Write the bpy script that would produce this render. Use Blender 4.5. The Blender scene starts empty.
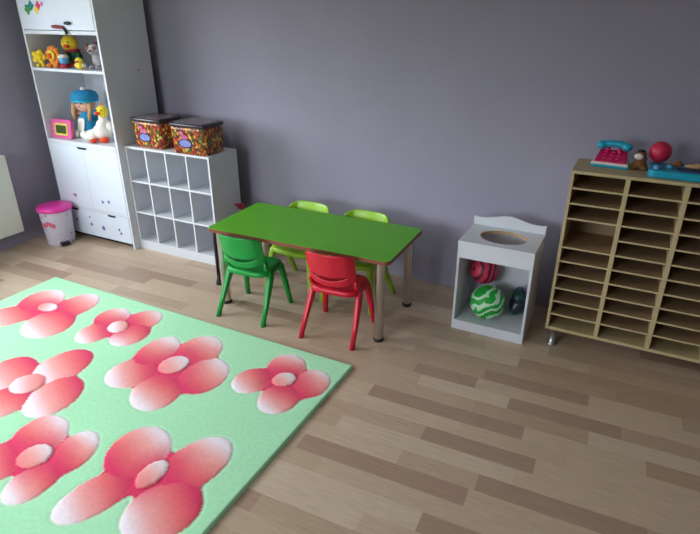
import bpy, bmesh, math, random
import numpy as np
from mathutils import Vector, Matrix
random.seed(7)
PI = math.pi
C = bpy.context.scene.collection

def s(r, g, b):
    f = lambda c: (c/255/12.92) if c/255 <= .04045 else ((c/255+.055)/1.055)**2.4
    return (f(r), f(g), f(b), 1)

# ------------------------------------------------------------ materials
def mat(name, col, rough=.5, metal=0, var=.06, vscale=18, bump=0, bscale=200, coat=0, spec=.5, sheen=0):
    m = bpy.data.materials.new(name); m.use_nodes = True
    nt = m.node_tree; b = nt.nodes['Principled BSDF']
    b.inputs['Roughness'].default_value = rough; b.inputs['Metallic'].default_value = metal
    b.inputs['Specular IOR Level'].default_value = spec
    b.inputs['Coat Weight'].default_value = coat
    b.inputs['Sheen Weight'].default_value = sheen
    tc = nt.nodes.new('ShaderNodeTexCoord')
    n = nt.nodes.new('ShaderNodeTexNoise'); n.inputs['Scale'].default_value = vscale; n.inputs['Detail'].default_value = 4
    nt.links.new(tc.outputs['Object'], n.inputs['Vector'])
    r = nt.nodes.new('ShaderNodeValToRGB')
    r.color_ramp.elements[0].position = .3; r.color_ramp.elements[1].position = .7
    r.color_ramp.elements[0].color = (*[c*(1-var) for c in col[:3]], 1)
    r.color_ramp.elements[1].color = (*[min(1, c*(1+var)) for c in col[:3]], 1)
    nt.links.new(n.outputs['Fac'], r.inputs['Fac']); nt.links.new(r.outputs['Color'], b.inputs['Base Color'])
    if bump:
        n2 = nt.nodes.new('ShaderNodeTexNoise'); n2.inputs['Scale'].default_value = bscale; n2.inputs['Detail'].default_value = 3
        nt.links.new(tc.outputs['Object'], n2.inputs['Vector'])
        bp = nt.nodes.new('ShaderNodeBump'); bp.inputs['Strength'].default_value = bump; bp.inputs['Distance'].default_value = .004
        nt.links.new(n2.outputs['Fac'], bp.inputs['Height']); nt.links.new(bp.outputs['Normal'], b.inputs['Normal'])
    return m

def vcol_mat(name, rough, grain=None, bump=0, bscale=500, sheen=0, spec=.5):
    m = bpy.data.materials.new(name); m.use_nodes = True
    nt = m.node_tree; b = nt.nodes['Principled BSDF']; b.inputs['Roughness'].default_value = rough
    b.inputs['Sheen Weight'].default_value = sheen; b.inputs['Specular IOR Level'].default_value = spec
    a = nt.nodes.new('ShaderNodeAttribute'); a.attribute_name = 'Col'
    tc = nt.nodes.new('ShaderNodeTexCoord'); mp = nt.nodes.new('ShaderNodeMapping')
    nt.links.new(tc.outputs['Object'], mp.inputs['Vector'])
    n = nt.nodes.new('ShaderNodeTexNoise'); n.inputs['Detail'].default_value = 6
    if grain: mp.inputs['Scale'].default_value = grain; n.inputs['Scale'].default_value = 1
    else: n.inputs['Scale'].default_value = 60
    nt.links.new(mp.outputs['Vector'], n.inputs['Vector'])
    r = nt.nodes.new('ShaderNodeValToRGB')
    lo = .88 if grain else .95
    r.color_ramp.elements[0].position = .3; r.color_ramp.elements[1].position = .7
    r.color_ramp.elements[0].color = (lo, lo, lo, 1); r.color_ramp.elements[1].color = (1.04, 1.04, 1.04, 1)
    nt.links.new(n.outputs['Fac'], r.inputs['Fac'])
    mx = nt.nodes.new('ShaderNodeMix'); mx.data_type = 'RGBA'; mx.blend_type = 'MULTIPLY'; mx.inputs['Factor'].default_value = 1
    nt.links.new(a.outputs['Color'], mx.inputs['A']); nt.links.new(r.outputs['Color'], mx.inputs['B'])
    nt.links.new(mx.outputs['Result'], b.inputs['Base Color'])
    if bump:
        n2 = nt.nodes.new('ShaderNodeTexNoise'); n2.inputs['Scale'].default_value = bscale
        nt.links.new(tc.outputs['Object'], n2.inputs['Vector'])
        bp = nt.nodes.new('ShaderNodeBump'); bp.inputs['Strength'].default_value = bump; bp.inputs['Distance'].default_value = .004
        nt.links.new(n2.outputs['Fac'], bp.inputs['Height']); nt.links.new(bp.outputs['Normal'], b.inputs['Normal'])
    return m

def pattern_mat(name, base, cols, scale, thr, rough=.35, stretch=(1, 1, 1)):
    """small printed motifs of several colours on a base colour"""
    m = bpy.data.materials.new(name); m.use_nodes = True
    nt = m.node_tree; b = nt.nodes['Principled BSDF']; b.inputs['Roughness'].default_value = rough
    tc = nt.nodes.new('ShaderNodeTexCoord'); mp = nt.nodes.new('ShaderNodeMapping'); mp.inputs['Scale'].default_value = stretch
    v = nt.nodes.new('ShaderNodeTexVoronoi'); v.inputs['Scale'].default_value = scale
    nt.links.new(tc.outputs['Object'], mp.inputs['Vector']); nt.links.new(mp.outputs['Vector'], v.inputs['Vector'])
    sep = nt.nodes.new('ShaderNodeSeparateColor'); nt.links.new(v.outputs['Color'], sep.inputs['Color'])
    r = nt.nodes.new('ShaderNodeValToRGB'); r.color_ramp.interpolation = 'CONSTANT'
    for i, c in enumerate(cols):
        e = r.color_ramp.elements[i] if i < 2 else r.color_ramp.elements.new(i/len(cols))
        e.position = i/len(cols); e.color = c
    nt.links.new(sep.outputs['Red'], r.inputs['Fac'])
    lt = nt.nodes.new('ShaderNodeMath'); lt.operation = 'LESS_THAN'; lt.inputs[1].default_value = thr
    nt.links.new(v.outputs['Distance'], lt.inputs[0])
    mx = nt.nodes.new('ShaderNodeMix'); mx.data_type = 'RGBA'; mx.inputs['A'].default_value = base
    nt.links.new(lt.outputs[0], mx.inputs['Factor']); nt.links.new(r.outputs['Color'], mx.inputs['B'])
    nt.links.new(mx.outputs['Result'], b.inputs['Base Color'])
    return m

M = dict(
    wall=mat('wall_paint', s(158, 153, 172), .8, var=.03, vscale=2.5, bump=.12, bscale=120, spec=.25),
    ceil=mat('ceiling_paint', s(225, 225, 225), .9, var=.02),
    white=mat('white_board', s(210, 213, 220), .42, var=.02, vscale=6),
    whitedoor=mat('white_door', s(212, 219, 232), .42, var=.02, vscale=6),
    ivory=mat('white_enamel', s(214, 218, 206), .4, var=.02),
    grayboard=mat('inner_board', s(196, 198, 206), .5, var=.03),
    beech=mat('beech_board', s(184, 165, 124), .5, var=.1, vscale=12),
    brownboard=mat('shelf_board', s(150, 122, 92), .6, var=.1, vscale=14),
    mdf=mat('raw_board_edge', s(176, 142, 104), .7),
    chrome=mat('chrome', s(205, 200, 200), .22, 1, var=.03),
    silver=mat('silver_foot', s(170, 172, 175), .35, .8, var=.03),
    black=mat('black_plastic', s(22, 22, 25), .5, var=.1),
    holeshade=mat('painted_recess_shade', s(18, 18, 22), .9, var=.1),  # near-black that paints the shade of openings onto solid parts
    ttop=mat('green_laminate', s(94, 176, 22), .42, var=.03, vscale=5),
    tedge=mat('brown_edge_band', s(128, 66, 48), .5),
    green=mat('green_plastic', s(10, 152, 62), .33, var=.04),
    red=mat('red_plastic', s(208, 22, 52), .33, var=.04),
    lime=mat('lime_plastic', s(150, 200, 40), .35, var=.04),
    yellow=mat('yellow_plush', s(235, 205, 40), .85, var=.12, vscale=60, sheen=.3),
    orange=mat('orange_plush', s(225, 130, 25), .85, var=.15, vscale=60, sheen=.3),
    deeporange=mat('deep_orange_felt', s(225, 70, 25), .8, var=.1),
    brown=mat('brown_plush', s(120, 80, 45), .9, var=.15, vscale=60),
    tan=mat('tan_plush', s(190, 150, 110), .9, var=.1, vscale=60),
    skin=mat('doll_fabric', s(225, 170, 150), .8, var=.05),
    blue=mat('teal_blue_fabric', s(20, 130, 175), .85, var=.1, vscale=70, bump=.3, bscale=300),
    plushwhite=mat('white_plush', s(228, 222, 212), .9, var=.08, vscale=60, bump=.3, bscale=300),
    plushgray=mat('grey_plush', s(165, 160, 165), .9, var=.25, vscale=40, bump=.3, bscale=300),
    darkgreen=mat('dark_green_fabric', s(18, 92, 55), .85, var=.15, vscale=40),
    crimson=mat('crimson_fabric', s(170, 35, 65), .8, var=.15, vscale=40),
    pink=mat('pink_plastic', s(232, 60, 165), .35, var=.05),
    palepink=mat('rose_plastic', s(215, 90, 150), .45, var=.05),
    magenta=mat('magenta_plastic', s(200, 20, 90), .35, var=.08),
    screen=mat('dark_green_screen', s(60, 80, 35), .3, var=.2, vscale=80),
    screenframe=mat('yellow_frame', s(215, 195, 80), .5),
    turq=mat('turquoise_plastic', s(15, 160, 190), .35, var=.06),
    navy=mat('navy_plastic', s(25, 50, 100), .5, var=.1),
    skyblue=mat('sky_blue_plastic', s(90, 165, 220), .4),
    teal=mat('teal_sticker', s(20, 130, 130), .5), stgreen=mat('green_sticker', s(70, 150, 60), .5),
    styellow=mat('yellow_sticker', s(240, 205, 60), .5), stpink=mat('pink_sticker', s(225, 40, 110), .5),
    stpurple=mat('purple_sticker', s(130, 105, 170), .5), stred=mat('dark_red_ribbon', s(120, 15, 40), .6),
    logoblue=mat('blue_label', s(125, 135, 200), .45, var=.45, vscale=120), logopink=mat('pink_label', s(200, 95, 145), .45, var=.4, vscale=60),
    logodark=mat('dark_label_border', s(45, 30, 70), .5),
    lid=mat('dark_lid', s(48, 40, 50), .3, var=.1), lidtop=mat('smoky_clear_lid_panel', s(122, 108, 112), .25, var=.15, vscale=30),
    leaf=mat('dark_leaf', s(40, 70, 35), .6, var=.3), soil=mat('soil', s(50, 38, 30), .95), pot=mat('dark_pot', s(45, 38, 42), .6),
    redprint=mat('soft_red_print', s(208, 98, 125), .5, var=.15, vscale=60), darkred=mat('dark_red_petals', s(125, 22, 40), .7, var=.15), redball=mat('rose_red_rubber', s(205, 35, 75), .4, var=.08), glasswhite=mat('window_frame_white', s(235, 235, 235), .4),
)
M['candy'] = pattern_mat('candy_print', s(92, 42, 26), [s(195, 55, 40), s(215, 165, 50), s(75, 110, 40), s(205, 100, 40), s(150, 35, 45), s(225, 195, 105), s(95, 45, 30), s(200, 105, 40)], 60, .58, stretch=(1, 1, .75))
M['binprint'] = pattern_mat('printed_flower_wrap', s(198, 190, 205), [s(190, 60, 110), s(120, 110, 140), s(235, 150, 180), s(90, 120, 110), s(230, 215, 225)], 26, .22)
def marbled(name, a, b, scale, dist, lo, hi):
    m = bpy.data.materials.new(name); m.use_nodes = True
    nt = m.node_tree; bs = nt.nodes['Principled BSDF']; bs.inputs['Roughness'].default_value = .5
    tc = nt.nodes.new('ShaderNodeTexCoord'); w = nt.nodes.new('ShaderNodeTexWave'); r = nt.nodes.new('ShaderNodeValToRGB')
    w.inputs['Scale'].default_value = scale; w.inputs['Distortion'].default_value = dist; w.inputs['Detail'].default_value = 3; w.inputs['Detail Scale'].default_value = 1.2
    r.color_ramp.elements[0].position = lo; r.color_ramp.elements[1].position = hi; r.color_ramp.elements[0].color = a; r.color_ramp.elements[1].color = b
    nt.links.new(tc.outputs['Object'], w.inputs['Vector']); nt.links.new(w.outputs['Fac'], r.inputs['Fac']); nt.links.new(r.outputs['Color'], bs.inputs['Base Color'])
    return m
M['ballgreen'] = marbled('green_white_marbled_rubber', s(16, 165, 55), s(190, 232, 196), 5.5, 12, .56, .66)
M['ballred'] = marbled('red_dark_striped_rubber', s(205, 50, 85), s(95, 22, 48), 8, 5, .55, .62)
M['toybag'] = pattern_mat('dark_blue_green_print', s(28, 40, 52), [s(40, 85, 130), s(25, 70, 50), s(30, 36, 50), s(50, 60, 110)], 16, .5)

# ------------------------------------------------------------ helpers
def obj(name, bm, m, parent=None, smooth=False, bevel=0, loc=None):
    me = bpy.data.meshes.new(name)
    bmesh.ops.recalc_face_normals(bm, faces=bm.faces); bm.to_mesh(me); bm.free()
    if smooth:
        for p in me.polygons: p.use_smooth = True
    me.materials.append(M[m] if isinstance(m, str) else m)
    o = bpy.data.objects.new(name, me); C.objects.link(o)
    if parent: o.parent = parent
    if loc: o.location = loc
    if bevel:
        b = o.modifiers.new('bevel', 'BEVEL'); b.width = bevel; b.segments = 2; b.limit_method = 'ANGLE'; b.angle_limit = math.radians(40)
    return o
def thing(name, label, cat, loc, rz=0, group=None):
    o = bpy.data.objects.new(name, None); o.empty_display_size = .05; C.objects.link(o)
    o.location = loc; o.rotation_euler = (0, 0, rz); tag(o, label, cat, group); return o
def tag(o, label, cat, group=None):
    o['label'] = label; o['category'] = cat
    if group: o['group'] = group
    return o
def struct(name, bm, m, parent=None, **k):
    o = obj(name, bm, m, parent, **k)
    if not parent: o['kind'] = 'structure'
    return o
def B(): return bmesh.new()
def box(bm, x0, x1, y0, y1, z0, z1):
    v = [bm.verts.new(p) for p in ((x0,y0,z0),(x1,y0,z0),(x1,y1,z0),(x0,y1,z0),(x0,y0,z1),(x1,y0,z1),(x1,y1,z1),(x0,y1,z1))]
    for f in ((0,3,2,1),(4,5,6,7),(0,1,5,4),(1,2,6,5),(2,3,7,6),(3,0,4,7)): bm.faces.new([v[i] for i in f])
    return bm
def bx(*a): return box(B(), *a)
def ell(bm, c, r, seg=24, rot=None):
    mt = Matrix.Translation(c)
    if rot: mt = mt @ rot
    mt = mt @ Matrix.Diagonal((r[0], r[1], r[2], 1))
    bmesh.ops.create_uvsphere(bm, u_segments=seg, v_segments=seg//2, radius=1, matrix=mt); return bm
def lathe(bm, prof, c=(0,0,0), seg=32, sq=None):
    """prof = [(r,z)...]; sq=(n, ax, ay) makes a rounded rectangle instead of a circle"""
    rings = []
    for r, z in prof:
        ring = []
        for i in range(seg):
            a = 2*PI*i/seg; ca, sa = math.cos(a), math.sin(a)
            if sq:
                n, ax, ay = sq
                x = math.copysign(abs(ca)**(2/n), ca)*(ax+r); y = math.copysign(abs(sa)**(2/n), sa)*(ay+r)
            else: x, y = r*ca, r*sa
            ring.append(bm.verts.new((c[0]+x, c[1]+y, c[2]+z)))
        rings.append(ring)
    for a, b in zip(rings, rings[1:]):
        for i in range(seg): bm.faces.new((a[i], a[(i+1)%seg], b[(i+1)%seg], b[i]))
    bm.faces.new(rings[0][::-1]); bm.faces.new(rings[-1]); return bm
def cyl(bm, p, q, r0, r1=None, seg=20):
    r1 = r0 if r1 is None else r1
    p, q = Vector(p), Vector(q); d = q-p
    mt = Matrix.Translation((p+q)/2) @ d.to_track_quat('Z', 'Y').to_matrix().to_4x4()
    bmesh.ops.create_cone(bm, cap_ends=True, segments=seg, radius1=r0, radius2=r1, depth=d.length, matrix=mt); return bm
def tube(bm, pts, rad, seg=10):
    pts = [Vector(p) for p in pts]; rings = []
    for i, p in enumerate(pts):
        d = (pts[min(i+1, len(pts)-1)]-pts[max(i-1, 0)]).normalized(); q = d.to_track_quat('Z', 'Y')
        r = rad[i] if isinstance(rad, (list, tuple)) else rad
        rings.append([bm.verts.new(p+q@Vector((r*math.cos(2*PI*k/seg), r*math.sin(2*PI*k/seg), 0))) for k in range(seg)])
    for a, b in zip(rings, rings[1:]):
        for k in range(seg): bm.faces.new((a[k], a[(k+1)%seg], b[(k+1)%seg], b[k]))
    bm.faces.new(rings[0][::-1]); bm.faces.new(rings[-1]); return bm
def prism(bm, outline, depth, frame):
    """outline in 2D extruded; frame(u,v,w)->xyz"""
    a = [bm.verts.new(frame(u, v, 0)) for u, v in outline]; b = [bm.verts.new(frame(u, v, depth)) for u, v in outline]
    bm.faces.new(a); bm.faces.new(b[::-1]); n = len(a)
    for i in range(n): bm.faces.new((a[i], b[i], b[(i+1)%n], a[(i+1)%n]))
    return bm
def rrect(w, h, r, n=6):
    out = []
    for cx, cy, a0 in ((w/2-r, h/2-r, 0), (-w/2+r, h/2-r, PI/2), (-w/2+r, -h/2+r, PI), (w/2-r, -h/2+r, 1.5*PI)):
        for i in range(n+1): a = a0+PI/2*i/n; out.append((cx+r*math.cos(a), cy+r*math.sin(a)))
    return out
def copy_tree(o, parent=None):
    c = o.copy(); C.objects.link(c)
    if parent: c.parent = parent
    for ch in list(o.children): copy_tree(ch, c)
    return c
def blob(name, ells, m, parent=None, voxel=.006):
    """several rounded volumes grown into one continuous skin"""
    bm = B()
    for e in ells: ell(bm, e[0], e[1], 20, e[2] if len(e) > 2 else None)
    o = obj(name, bm, m, parent, True)
    r = o.modifiers.new('skin', 'REMESH'); r.mode = 'VOXEL'; r.voxel_size = voxel; r.use_smooth_shade = True
    k = o.modifiers.new('soft', 'SMOOTH'); k.iterations = 3
    return o

# ------------------------------------------------------------ room
XL, XR, YB, YF, ZC = -4.42, 3.4, 3.42, -2.4, 2.7
T = .12
struct('wall_back', bx(XL-T, XR+T, YB, YB+T, 0, ZC), 'wall')
struct('wall_right', bx(XR, XR+T, YF, YB, 0, ZC), 'wall')
WY0, WY1, WZ0, WZ1 = 0.15, 2.35, .92, 2.3          # window over the radiator
bm = B()
box(bm, XL-T, XL, YF, WY0, 0, ZC); box(bm, XL-T, XL, WY1, YB, 0, ZC)
box(bm, XL-T, XL, WY0, WY1, 0, WZ0); box(bm, XL-T, XL, WY0, WY1, WZ1, ZC)
struct('wall_left', bm, 'wall')
FX0, FX1 = -3.9, -1.3
bm = B()
box(bm, XL-T, FX0, YF-T, YF, 0, ZC); box(bm, FX1, XR+T, YF-T, YF, 0, ZC); box(bm, FX0, FX1, YF-T, YF, 0, WZ0); box(bm, FX0, FX1, YF-T, YF, WZ1, ZC)
struct('wall_front', bm, 'wall')
struct('ceiling', bx(XL-T, XR+T, YF-T, YB+T, ZC, ZC+.1), 'ceil')
w = struct('window_1', (lambda b: (box(b, XL-.09, XL-.03, WY0, WY0+.06, WZ0, WZ1), box(b, XL-.09, XL-.03, WY1-.06, WY1, WZ0, WZ1),
    box(b, XL-.09, XL-.03, WY0+.06, WY1-.06, WZ0, WZ0+.06), box(b, XL-.09, XL-.03, WY0+.06, WY1-.06, WZ1-.06, WZ1),
    box(b, XL-.09, XL-.03, 1.22, 1.28, WZ0+.06, WZ1-.06), b)[-1])(B()), 'glasswhite')
g = bpy.data.materials.new('window_glass'); g.use_nodes = True; nt = g.node_tree; nt.nodes.clear()
o_ = nt.nodes.new('ShaderNodeOutputMaterial'); mx = nt.nodes.new('ShaderNodeMixShader'); tr = nt.nodes.new('ShaderNodeBsdfTransparent'); gl = nt.nodes.new('ShaderNodeBsdfGlossy')
gl.inputs['Roughness'].default_value = .02; mx.inputs[0].default_value = .06
nt.links.new(tr.outputs[0], mx.inputs[1]); nt.links.new(gl.outputs[0], mx.inputs[2]); nt.links.new(mx.outputs[0], o_.inputs[0])
bm = B(); box(bm, XL-.065, XL-.06, WY0+.06, 1.22, WZ0+.06, WZ1-.06); box(bm, XL-.065, XL-.06, 1.28, WY1-.06, WZ0+.06, WZ1-.06)
obj('window_pane', bm, g, w)
bm = B(); ya, yb = YF-.09, YF-.03
box(bm, FX0, FX0+.06, ya, yb, WZ0, WZ1); box(bm, FX1-.06, FX1, ya, yb, WZ0, WZ1); box(bm, FX0+.06, FX1-.06, ya, yb, WZ0, WZ0+.06); box(bm, FX0+.06, FX1-.06, ya, yb, WZ1-.06, WZ1)
box(bm, -2.63, -2.57, ya, yb, WZ0+.06, WZ1-.06)
w2 = struct('window_2', bm, 'glasswhite')
bm = B(); box(bm, FX0+.06, -2.63, YF-.065, YF-.06, WZ0+.06, WZ1-.06); box(bm, -2.57, FX1-.06, YF-.065, YF-.06, WZ0+.06, WZ1-.06)
obj('window_pane', bm, g, w2)
struct('window_sill', bx(XL-.03, XL+.12, WY0-.05, WY1+.05, WZ0-.03, WZ0), 'glasswhite', w, bevel=.004)

# floor: laminate strips, each its own tone
PITCH, ROT = .095, math.radians(2.1)
fixed = {26: [(-.49, .03)], 25: [(-.84, -.505)], 24: [(-.32, .19)], 22: [(-.97, -.21), (.296, 1.0)], 20: [(-.62, -.125)],
         18: [(-.32, .31)], 17: [(-1.09, -.335)], 15: [(-.46, .1)], 13: [(-1.5, -1.06)], 28: [(-.35, .7)], 27: [(.15, .9)], 23: [(-1.9, -1.25)]}
dark = s(174, 146, 125); mid = s(184, 156, 132); tones = [s(205, 180, 156), s(201, 176, 152), s(209, 186, 163), s(195, 169, 145), s(206, 181, 157), s(188, 162, 138)]
fr = random.Random(3)
fv, ff, fc = [], [], []
cr, sr = math.cos(ROT), math.sin(ROT)
def strip(xa, xb, k, col):
    i = len(fv)
    for x, y in ((xa, k*PITCH), (xb, k*PITCH), (xb, (k+1)*PITCH), (xa, (k+1)*PITCH)): fv.append((x*cr-y*sr, x*sr+y*cr, 0))
    ff.append((i, i+1, i+2, i+3)); fc.append(col)
for k in range(-33, 42):
    fx = sorted((a+k*PITCH*sr, b+k*PITCH*sr) for a, b in fixed.get(k, [])); x = -5.2-fr.random()*.5; last = None
    segs = []
    bounds = fx+[(4.2, 9)]
    for a, b in bounds:
        while x < a-.001:
            L = fr.uniform(.4, .95); e = x+L
            if e > a-.25: e = a
            near = 11 <= k <= 28 and -1.6 < x < .6
            c = dark if (fr.random() < (0 if near else .15)) else fr.choice(tones)
            while c == last: c = fr.choice(tones)
            segs.append((x, e, c)); last = c; x = e
        if b < 9: segs.append((a, b, mid if k in (28, 27) or (k == 22 and a > 0) else dark)); x = b; last = dark
    for a, b, c in segs: strip(a, b, k, c)
me = bpy.data.meshes.new('floor'); me.from_pydata(fv, [], ff)
ca = me.color_attributes.new('Col', 'FLOAT_COLOR', 'CORNER')
for i, p in enumerate(me.polygons):
    for li in p.loop_indices: ca.data[li].color = fc[i]
bm = B(); bm.from_mesh(me)
for co, no in (((XL-T, 0, 0), (-1, 0, 0)), ((XR+T, 0, 0), (1, 0, 0)), ((0, YB+T, 0), (0, 1, 0)), ((0, YF-T, 0), (0, -1, 0))):
    bmesh.ops.bisect_plane(bm, geom=bm.verts[:]+bm.edges[:]+bm.faces[:], plane_co=co, plane_no=no, clear_outer=True)
bm.to_mesh(me); bm.free()
me.materials.append(vcol_mat('laminate_strips', .38, grain=(9, 90, 1), bump=.05, bscale=90))
fl = bpy.data.objects.new('floor', me); C.objects.link(fl); fl['kind'] = 'structure'

# ------------------------------------------------------------ rug with carved flowers
CAM_H, F, PIT, YAW = 1.75, 554., math.radians(24.63), math.radians(27.41)
fw = np.array([-math.sin(YAW)*math.cos(PIT), math.cos(YAW)*math.cos(PIT), -math.sin(PIT)]); rt = np.array([math.cos(YAW), math.sin(YAW), 0]); up = np.cross(rt, fw)
def G(x, y):
    """where a point of the rug measured in the photograph lies on the floor"""
    d = rt*(x-350)/F - up*(y-267)/F + fw; t = (.018-CAM_H)/d[2]; return d[:2]*t
flowers = [  # scale, ox, oy, petals(p1,p2,q,red,white)..., centre last
 (7, 0, 280, [((-170,295),(240,215),(40,315),(220,200),(-100,310)), ((135,180),(450,100),(285,82),(150,190),(430,92)), ((400,215),(692,125),(540,112),(420,215),(680,120)), ((150,350),(520,265),(340,390),(500,255),(200,370)), ((265,195),(405,190),(340,165),(250,195),(380,190))]),
 (5.833, 60, 300, [((205,120),(400,75),(300,55),(215,128),(380,65)), ((90,220),(285,170),(185,150),(290,160),(110,225)), ((400,130),(592,90),(505,155),(420,145),(590,90)), ((298,230),(520,180),(400,258),(510,175),(320,245)), ((278,170),(400,145),(340,190),(430,140),(310,165))]),
 (5, 100, 325, [((30,260),(285,215),(150,305),(280,205),(55,270)), ((385,155),(608,95),(490,62),(420,180),(600,85)), ((175,160),(390,95),(300,68),(190,175),(370,82)), ((155,370),(400,300),(290,415),(385,290),(190,390)), ((395,285),(640,220),(520,178),(410,300),(620,205)), ((292,215),(445,185),(365,242),(270,225),(430,178))]),
 (5.833, 225, 345, [((258,125),(465,115),(365,57),(310,175),(430,70)), ((45,225),(260,185),(155,142),(250,160),(60,245)), ((405,235),(608,210),(500,300),(430,285),(600,180)), ((197,330),(430,295),(310,392),(400,265),(225,365)), ((275,210),(415,195),(345,165),(270,240),(390,190))]),
 (6.68, 0, 340, [((-240,470),(188,365),(-10,320),(150,340),(-150,520)), ((-170,290),(240,165),(60,130),(235,160),(-80,300)), ((225,230),(615,110),(440,80),(600,115),(270,235)), ((165,440),(553,310),(385,265),(545,310),(210,440)), ((60,325),(303,265),(182,355),(300,255),(90,320))]),
 (5.336, 0, 410, [((-190,330),(110,240),(-25,190),(90,235),(-150,350)), ((60,175),(360,95),(230,38),(80,190),(340,70)), ((280,265),(522,170),(420,127),(310,295),(505,160)), ((18,440),(312,340),(130,485),(300,325),(50,440)), ((88,275),(282,220),(180,305),(85,290),(265,205))]),
 (3.684, 50, 420, [((20,325),(300,235),(120,366),(290,215),(45,330)), ((205,140),(440,90),(340,30),(220,165),(420,60)), ((420,185),(665,125),(575,68),(470,235),(645,100)), ((265,370),(558,300),(400,440),(540,285),(285,390)), ((315,225),(435,175),(365,245),(305,240),(425,165))]),
]
RX0, RX1, RY0, RY1 = -3.56, -1.135, -1.2, 2.235
st = .0065
nx, ny = int((RX1-RX0)/st), int((RY1-RY0)/st)
xs = np.linspace(RX0, RX1, nx); ys = np.linspace(RY0, RY1, ny); GX, GY = np.meshgrid(xs, ys)
col = np.empty((ny, nx, 3)); col[:] = s(180, 241, 194)[:3]
rngn = np.random.default_rng(1)
low = rngn.random((12, 10))
iy = np.clip((GY-RY0)/(RY1-RY0)*10.99, 0, 10.99); ix = np.clip((GX-RX0)/(RX1-RX0)*8.99, 0, 8.99)
i0, j0 = iy.astype(int), ix.astype(int); fy, fx_ = iy-i0, ix-j0
sm = (low[i0, j0]*(1-fy)*(1-fx_)+low[i0+1, j0]*fy*(1-fx_)+low[i0, j0+1]*(1-fy)*fx_+low[i0+1, j0+1]*fy*fx_)
col *= (.95+.08*sm)[..., None]
hgt = np.full((ny, nx), .016); near = np.full((ny, nx), 9.)
RED, ORG, PNK, WHT = (np.array(s(*c)[:3]) for c in ((232, 58, 104), (244, 112, 116), (250, 172, 168), (252, 236, 244)))
def field(c, u, v):
    m = np.linalg.inv(np.array([u, v]).T); q0, q1 = GX-c[0], GY-c[1]
    d = np.hypot(m[0, 0]*q0+m[0, 1]*q1, m[1, 0]*q0+m[1, 1]*q1)
    return d, (d-1)*math.sqrt(abs(u[0]*v[1]-u[1]*v[0]))
def tint(r, w, t0=0):
    t = np.clip(((GX-r[0])*(w[0]-r[0])+(GY-r[1])*(w[1]-r[1]))/((w[0]-r[0])**2+(w[1]-r[1])**2), 0, 1)[..., None]*(1-t0)+t0
    return np.where(t < .32, RED+(ORG-RED)*(t/.32), np.where(t < .7, ORG+(PNK-ORG)*((t-.32)/.38), PNK+(WHT-PNK)*((t-.7)/.3)))
def add_flower(world, heart=True):
    """petals fused into one flower, deep red where they meet (heart) and a pale oval in the middle"""
    global col, hgt, near
    cc, cu, cv = world[-1][:3]
    fs = [field(c, u, v) for c, u, v, r, w_ in world[:-1]]+[field(cc, cu*1.25, cv*1.25)]
    k = .020
    sm_ = -k*np.log(sum(np.exp(-np.clip(f[1], -.2, .6)/k) for f in fs))
    mine_ = sm_ < .006
    own = np.full(GX.shape, 9.); C_ = col.copy(); H_ = hgt.copy(); ln = np.zeros(GX.shape)
    C_[mine_] = RED
    for (d, dist), (c, u, v, r, w_) in zip(fs, world[:-1]):
        C_ = np.where(((dist < .002) | ((dist < .012) & (own > dist)))[..., None], tint(r, w_), C_)
        ln = np.where(dist < -.004, 0, ln); ln = np.where((abs(dist) < .005) & (own < .004), 1, ln)
        own = np.minimum(own, dist)
    H_ = .0175+.0038*np.clip(-own/.05, 0, 1)**.5
    C_ = C_*(1-.16*ln[..., None])+RED*.16*ln[..., None]
    hd = fs[-1][0]
    if heart:
        a_ = (np.clip(1-(hd-.9)/1.5, 0, 1)**1.3)[..., None]*.68; C_ = C_*(1-a_)+RED*a_
    d, dist = field(cc, cu, cv); r, w_ = world[-1][3:]
    g_ = np.clip(1-abs(dist-.004)/.006, 0, 1)[..., None]*.4
    C_ = C_*(1-g_)+np.array(s(196, 24, 76)[:3])*g_
    C_ = np.where((dist < 0)[..., None], tint(r, w_, .4), C_); H_ = np.where(dist < 0, .023+.004*np.clip(1-d**3, 0, 1), H_)
    col = np.where(mine_[..., None], C_, col); hgt = np.where(mine_, H_, hgt); near = np.minimum(near, sm_-.006)
worlds = []
for sc_, ox, oy, pets in flowers:
    W = []
    for p1, p2, q, r, w_ in pets:
        P = lambda p: G(ox+p[0]/sc_, oy+p[1]/sc_)
        a, b, e = P(p1), P(p2), P(q); c = (a+b)/2
        W.append((c, (b-a)/2, e-c, P(r), P(w_)))
    worlds.append(W)
for i, off in ((2, (.05, -1.55)), (5, (-.25, -1.0)), (4, (.55, -1.75)), (3, (-.25, -1.75)), (1, (-.1, -2.35))):   # the pattern goes on beyond the frame
    o2 = np.array(off); add_flower([(c+o2, u, v, r+o2, w_+o2) for c, u, v, r, w_ in worlds[i]], i != 4)
for i, W in enumerate(worlds): add_flower(W, i != 4)
rim = (np.clip(1-abs(near-.006)/.009, 0, 1)*(near > 0))[..., None]*.4
col = col*(1-rim)+np.array(s(214, 232, 212)[:3])*rim
hgt = np.where((near > 0) & (near < .007), .0135, hgt)
edge = np.minimum(np.minimum(GX-RX0, RX1-GX), np.minimum(GY-RY0, RY1-GY))
hgt = np.where(edge < .012, .012+(hgt-.012)*np.sqrt(np.clip(edge/.012, 0, 1)), hgt)
hgt += rngn.normal(0, .00025, hgt.shape)
hgt[0, :] = hgt[-1, :] = .001; hgt[:, 0] = hgt[:, -1] = .001
co = np.stack([GX, GY, hgt], -1).reshape(-1, 3)
a = np.arange(nx*ny).reshape(ny, nx); quads = np.stack([a[:-1, :-1], a[:-1, 1:], a[1:, 1:], a[1:, :-1]], -1).reshape(-1, 4)
me = bpy.data.meshes.new('rug'); me.vertices.add(len(co)); me.vertices.foreach_set('co', co.ravel())
me.loops.add(quads.size); me.loops.foreach_set('vertex_index', quads.ravel())
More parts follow.
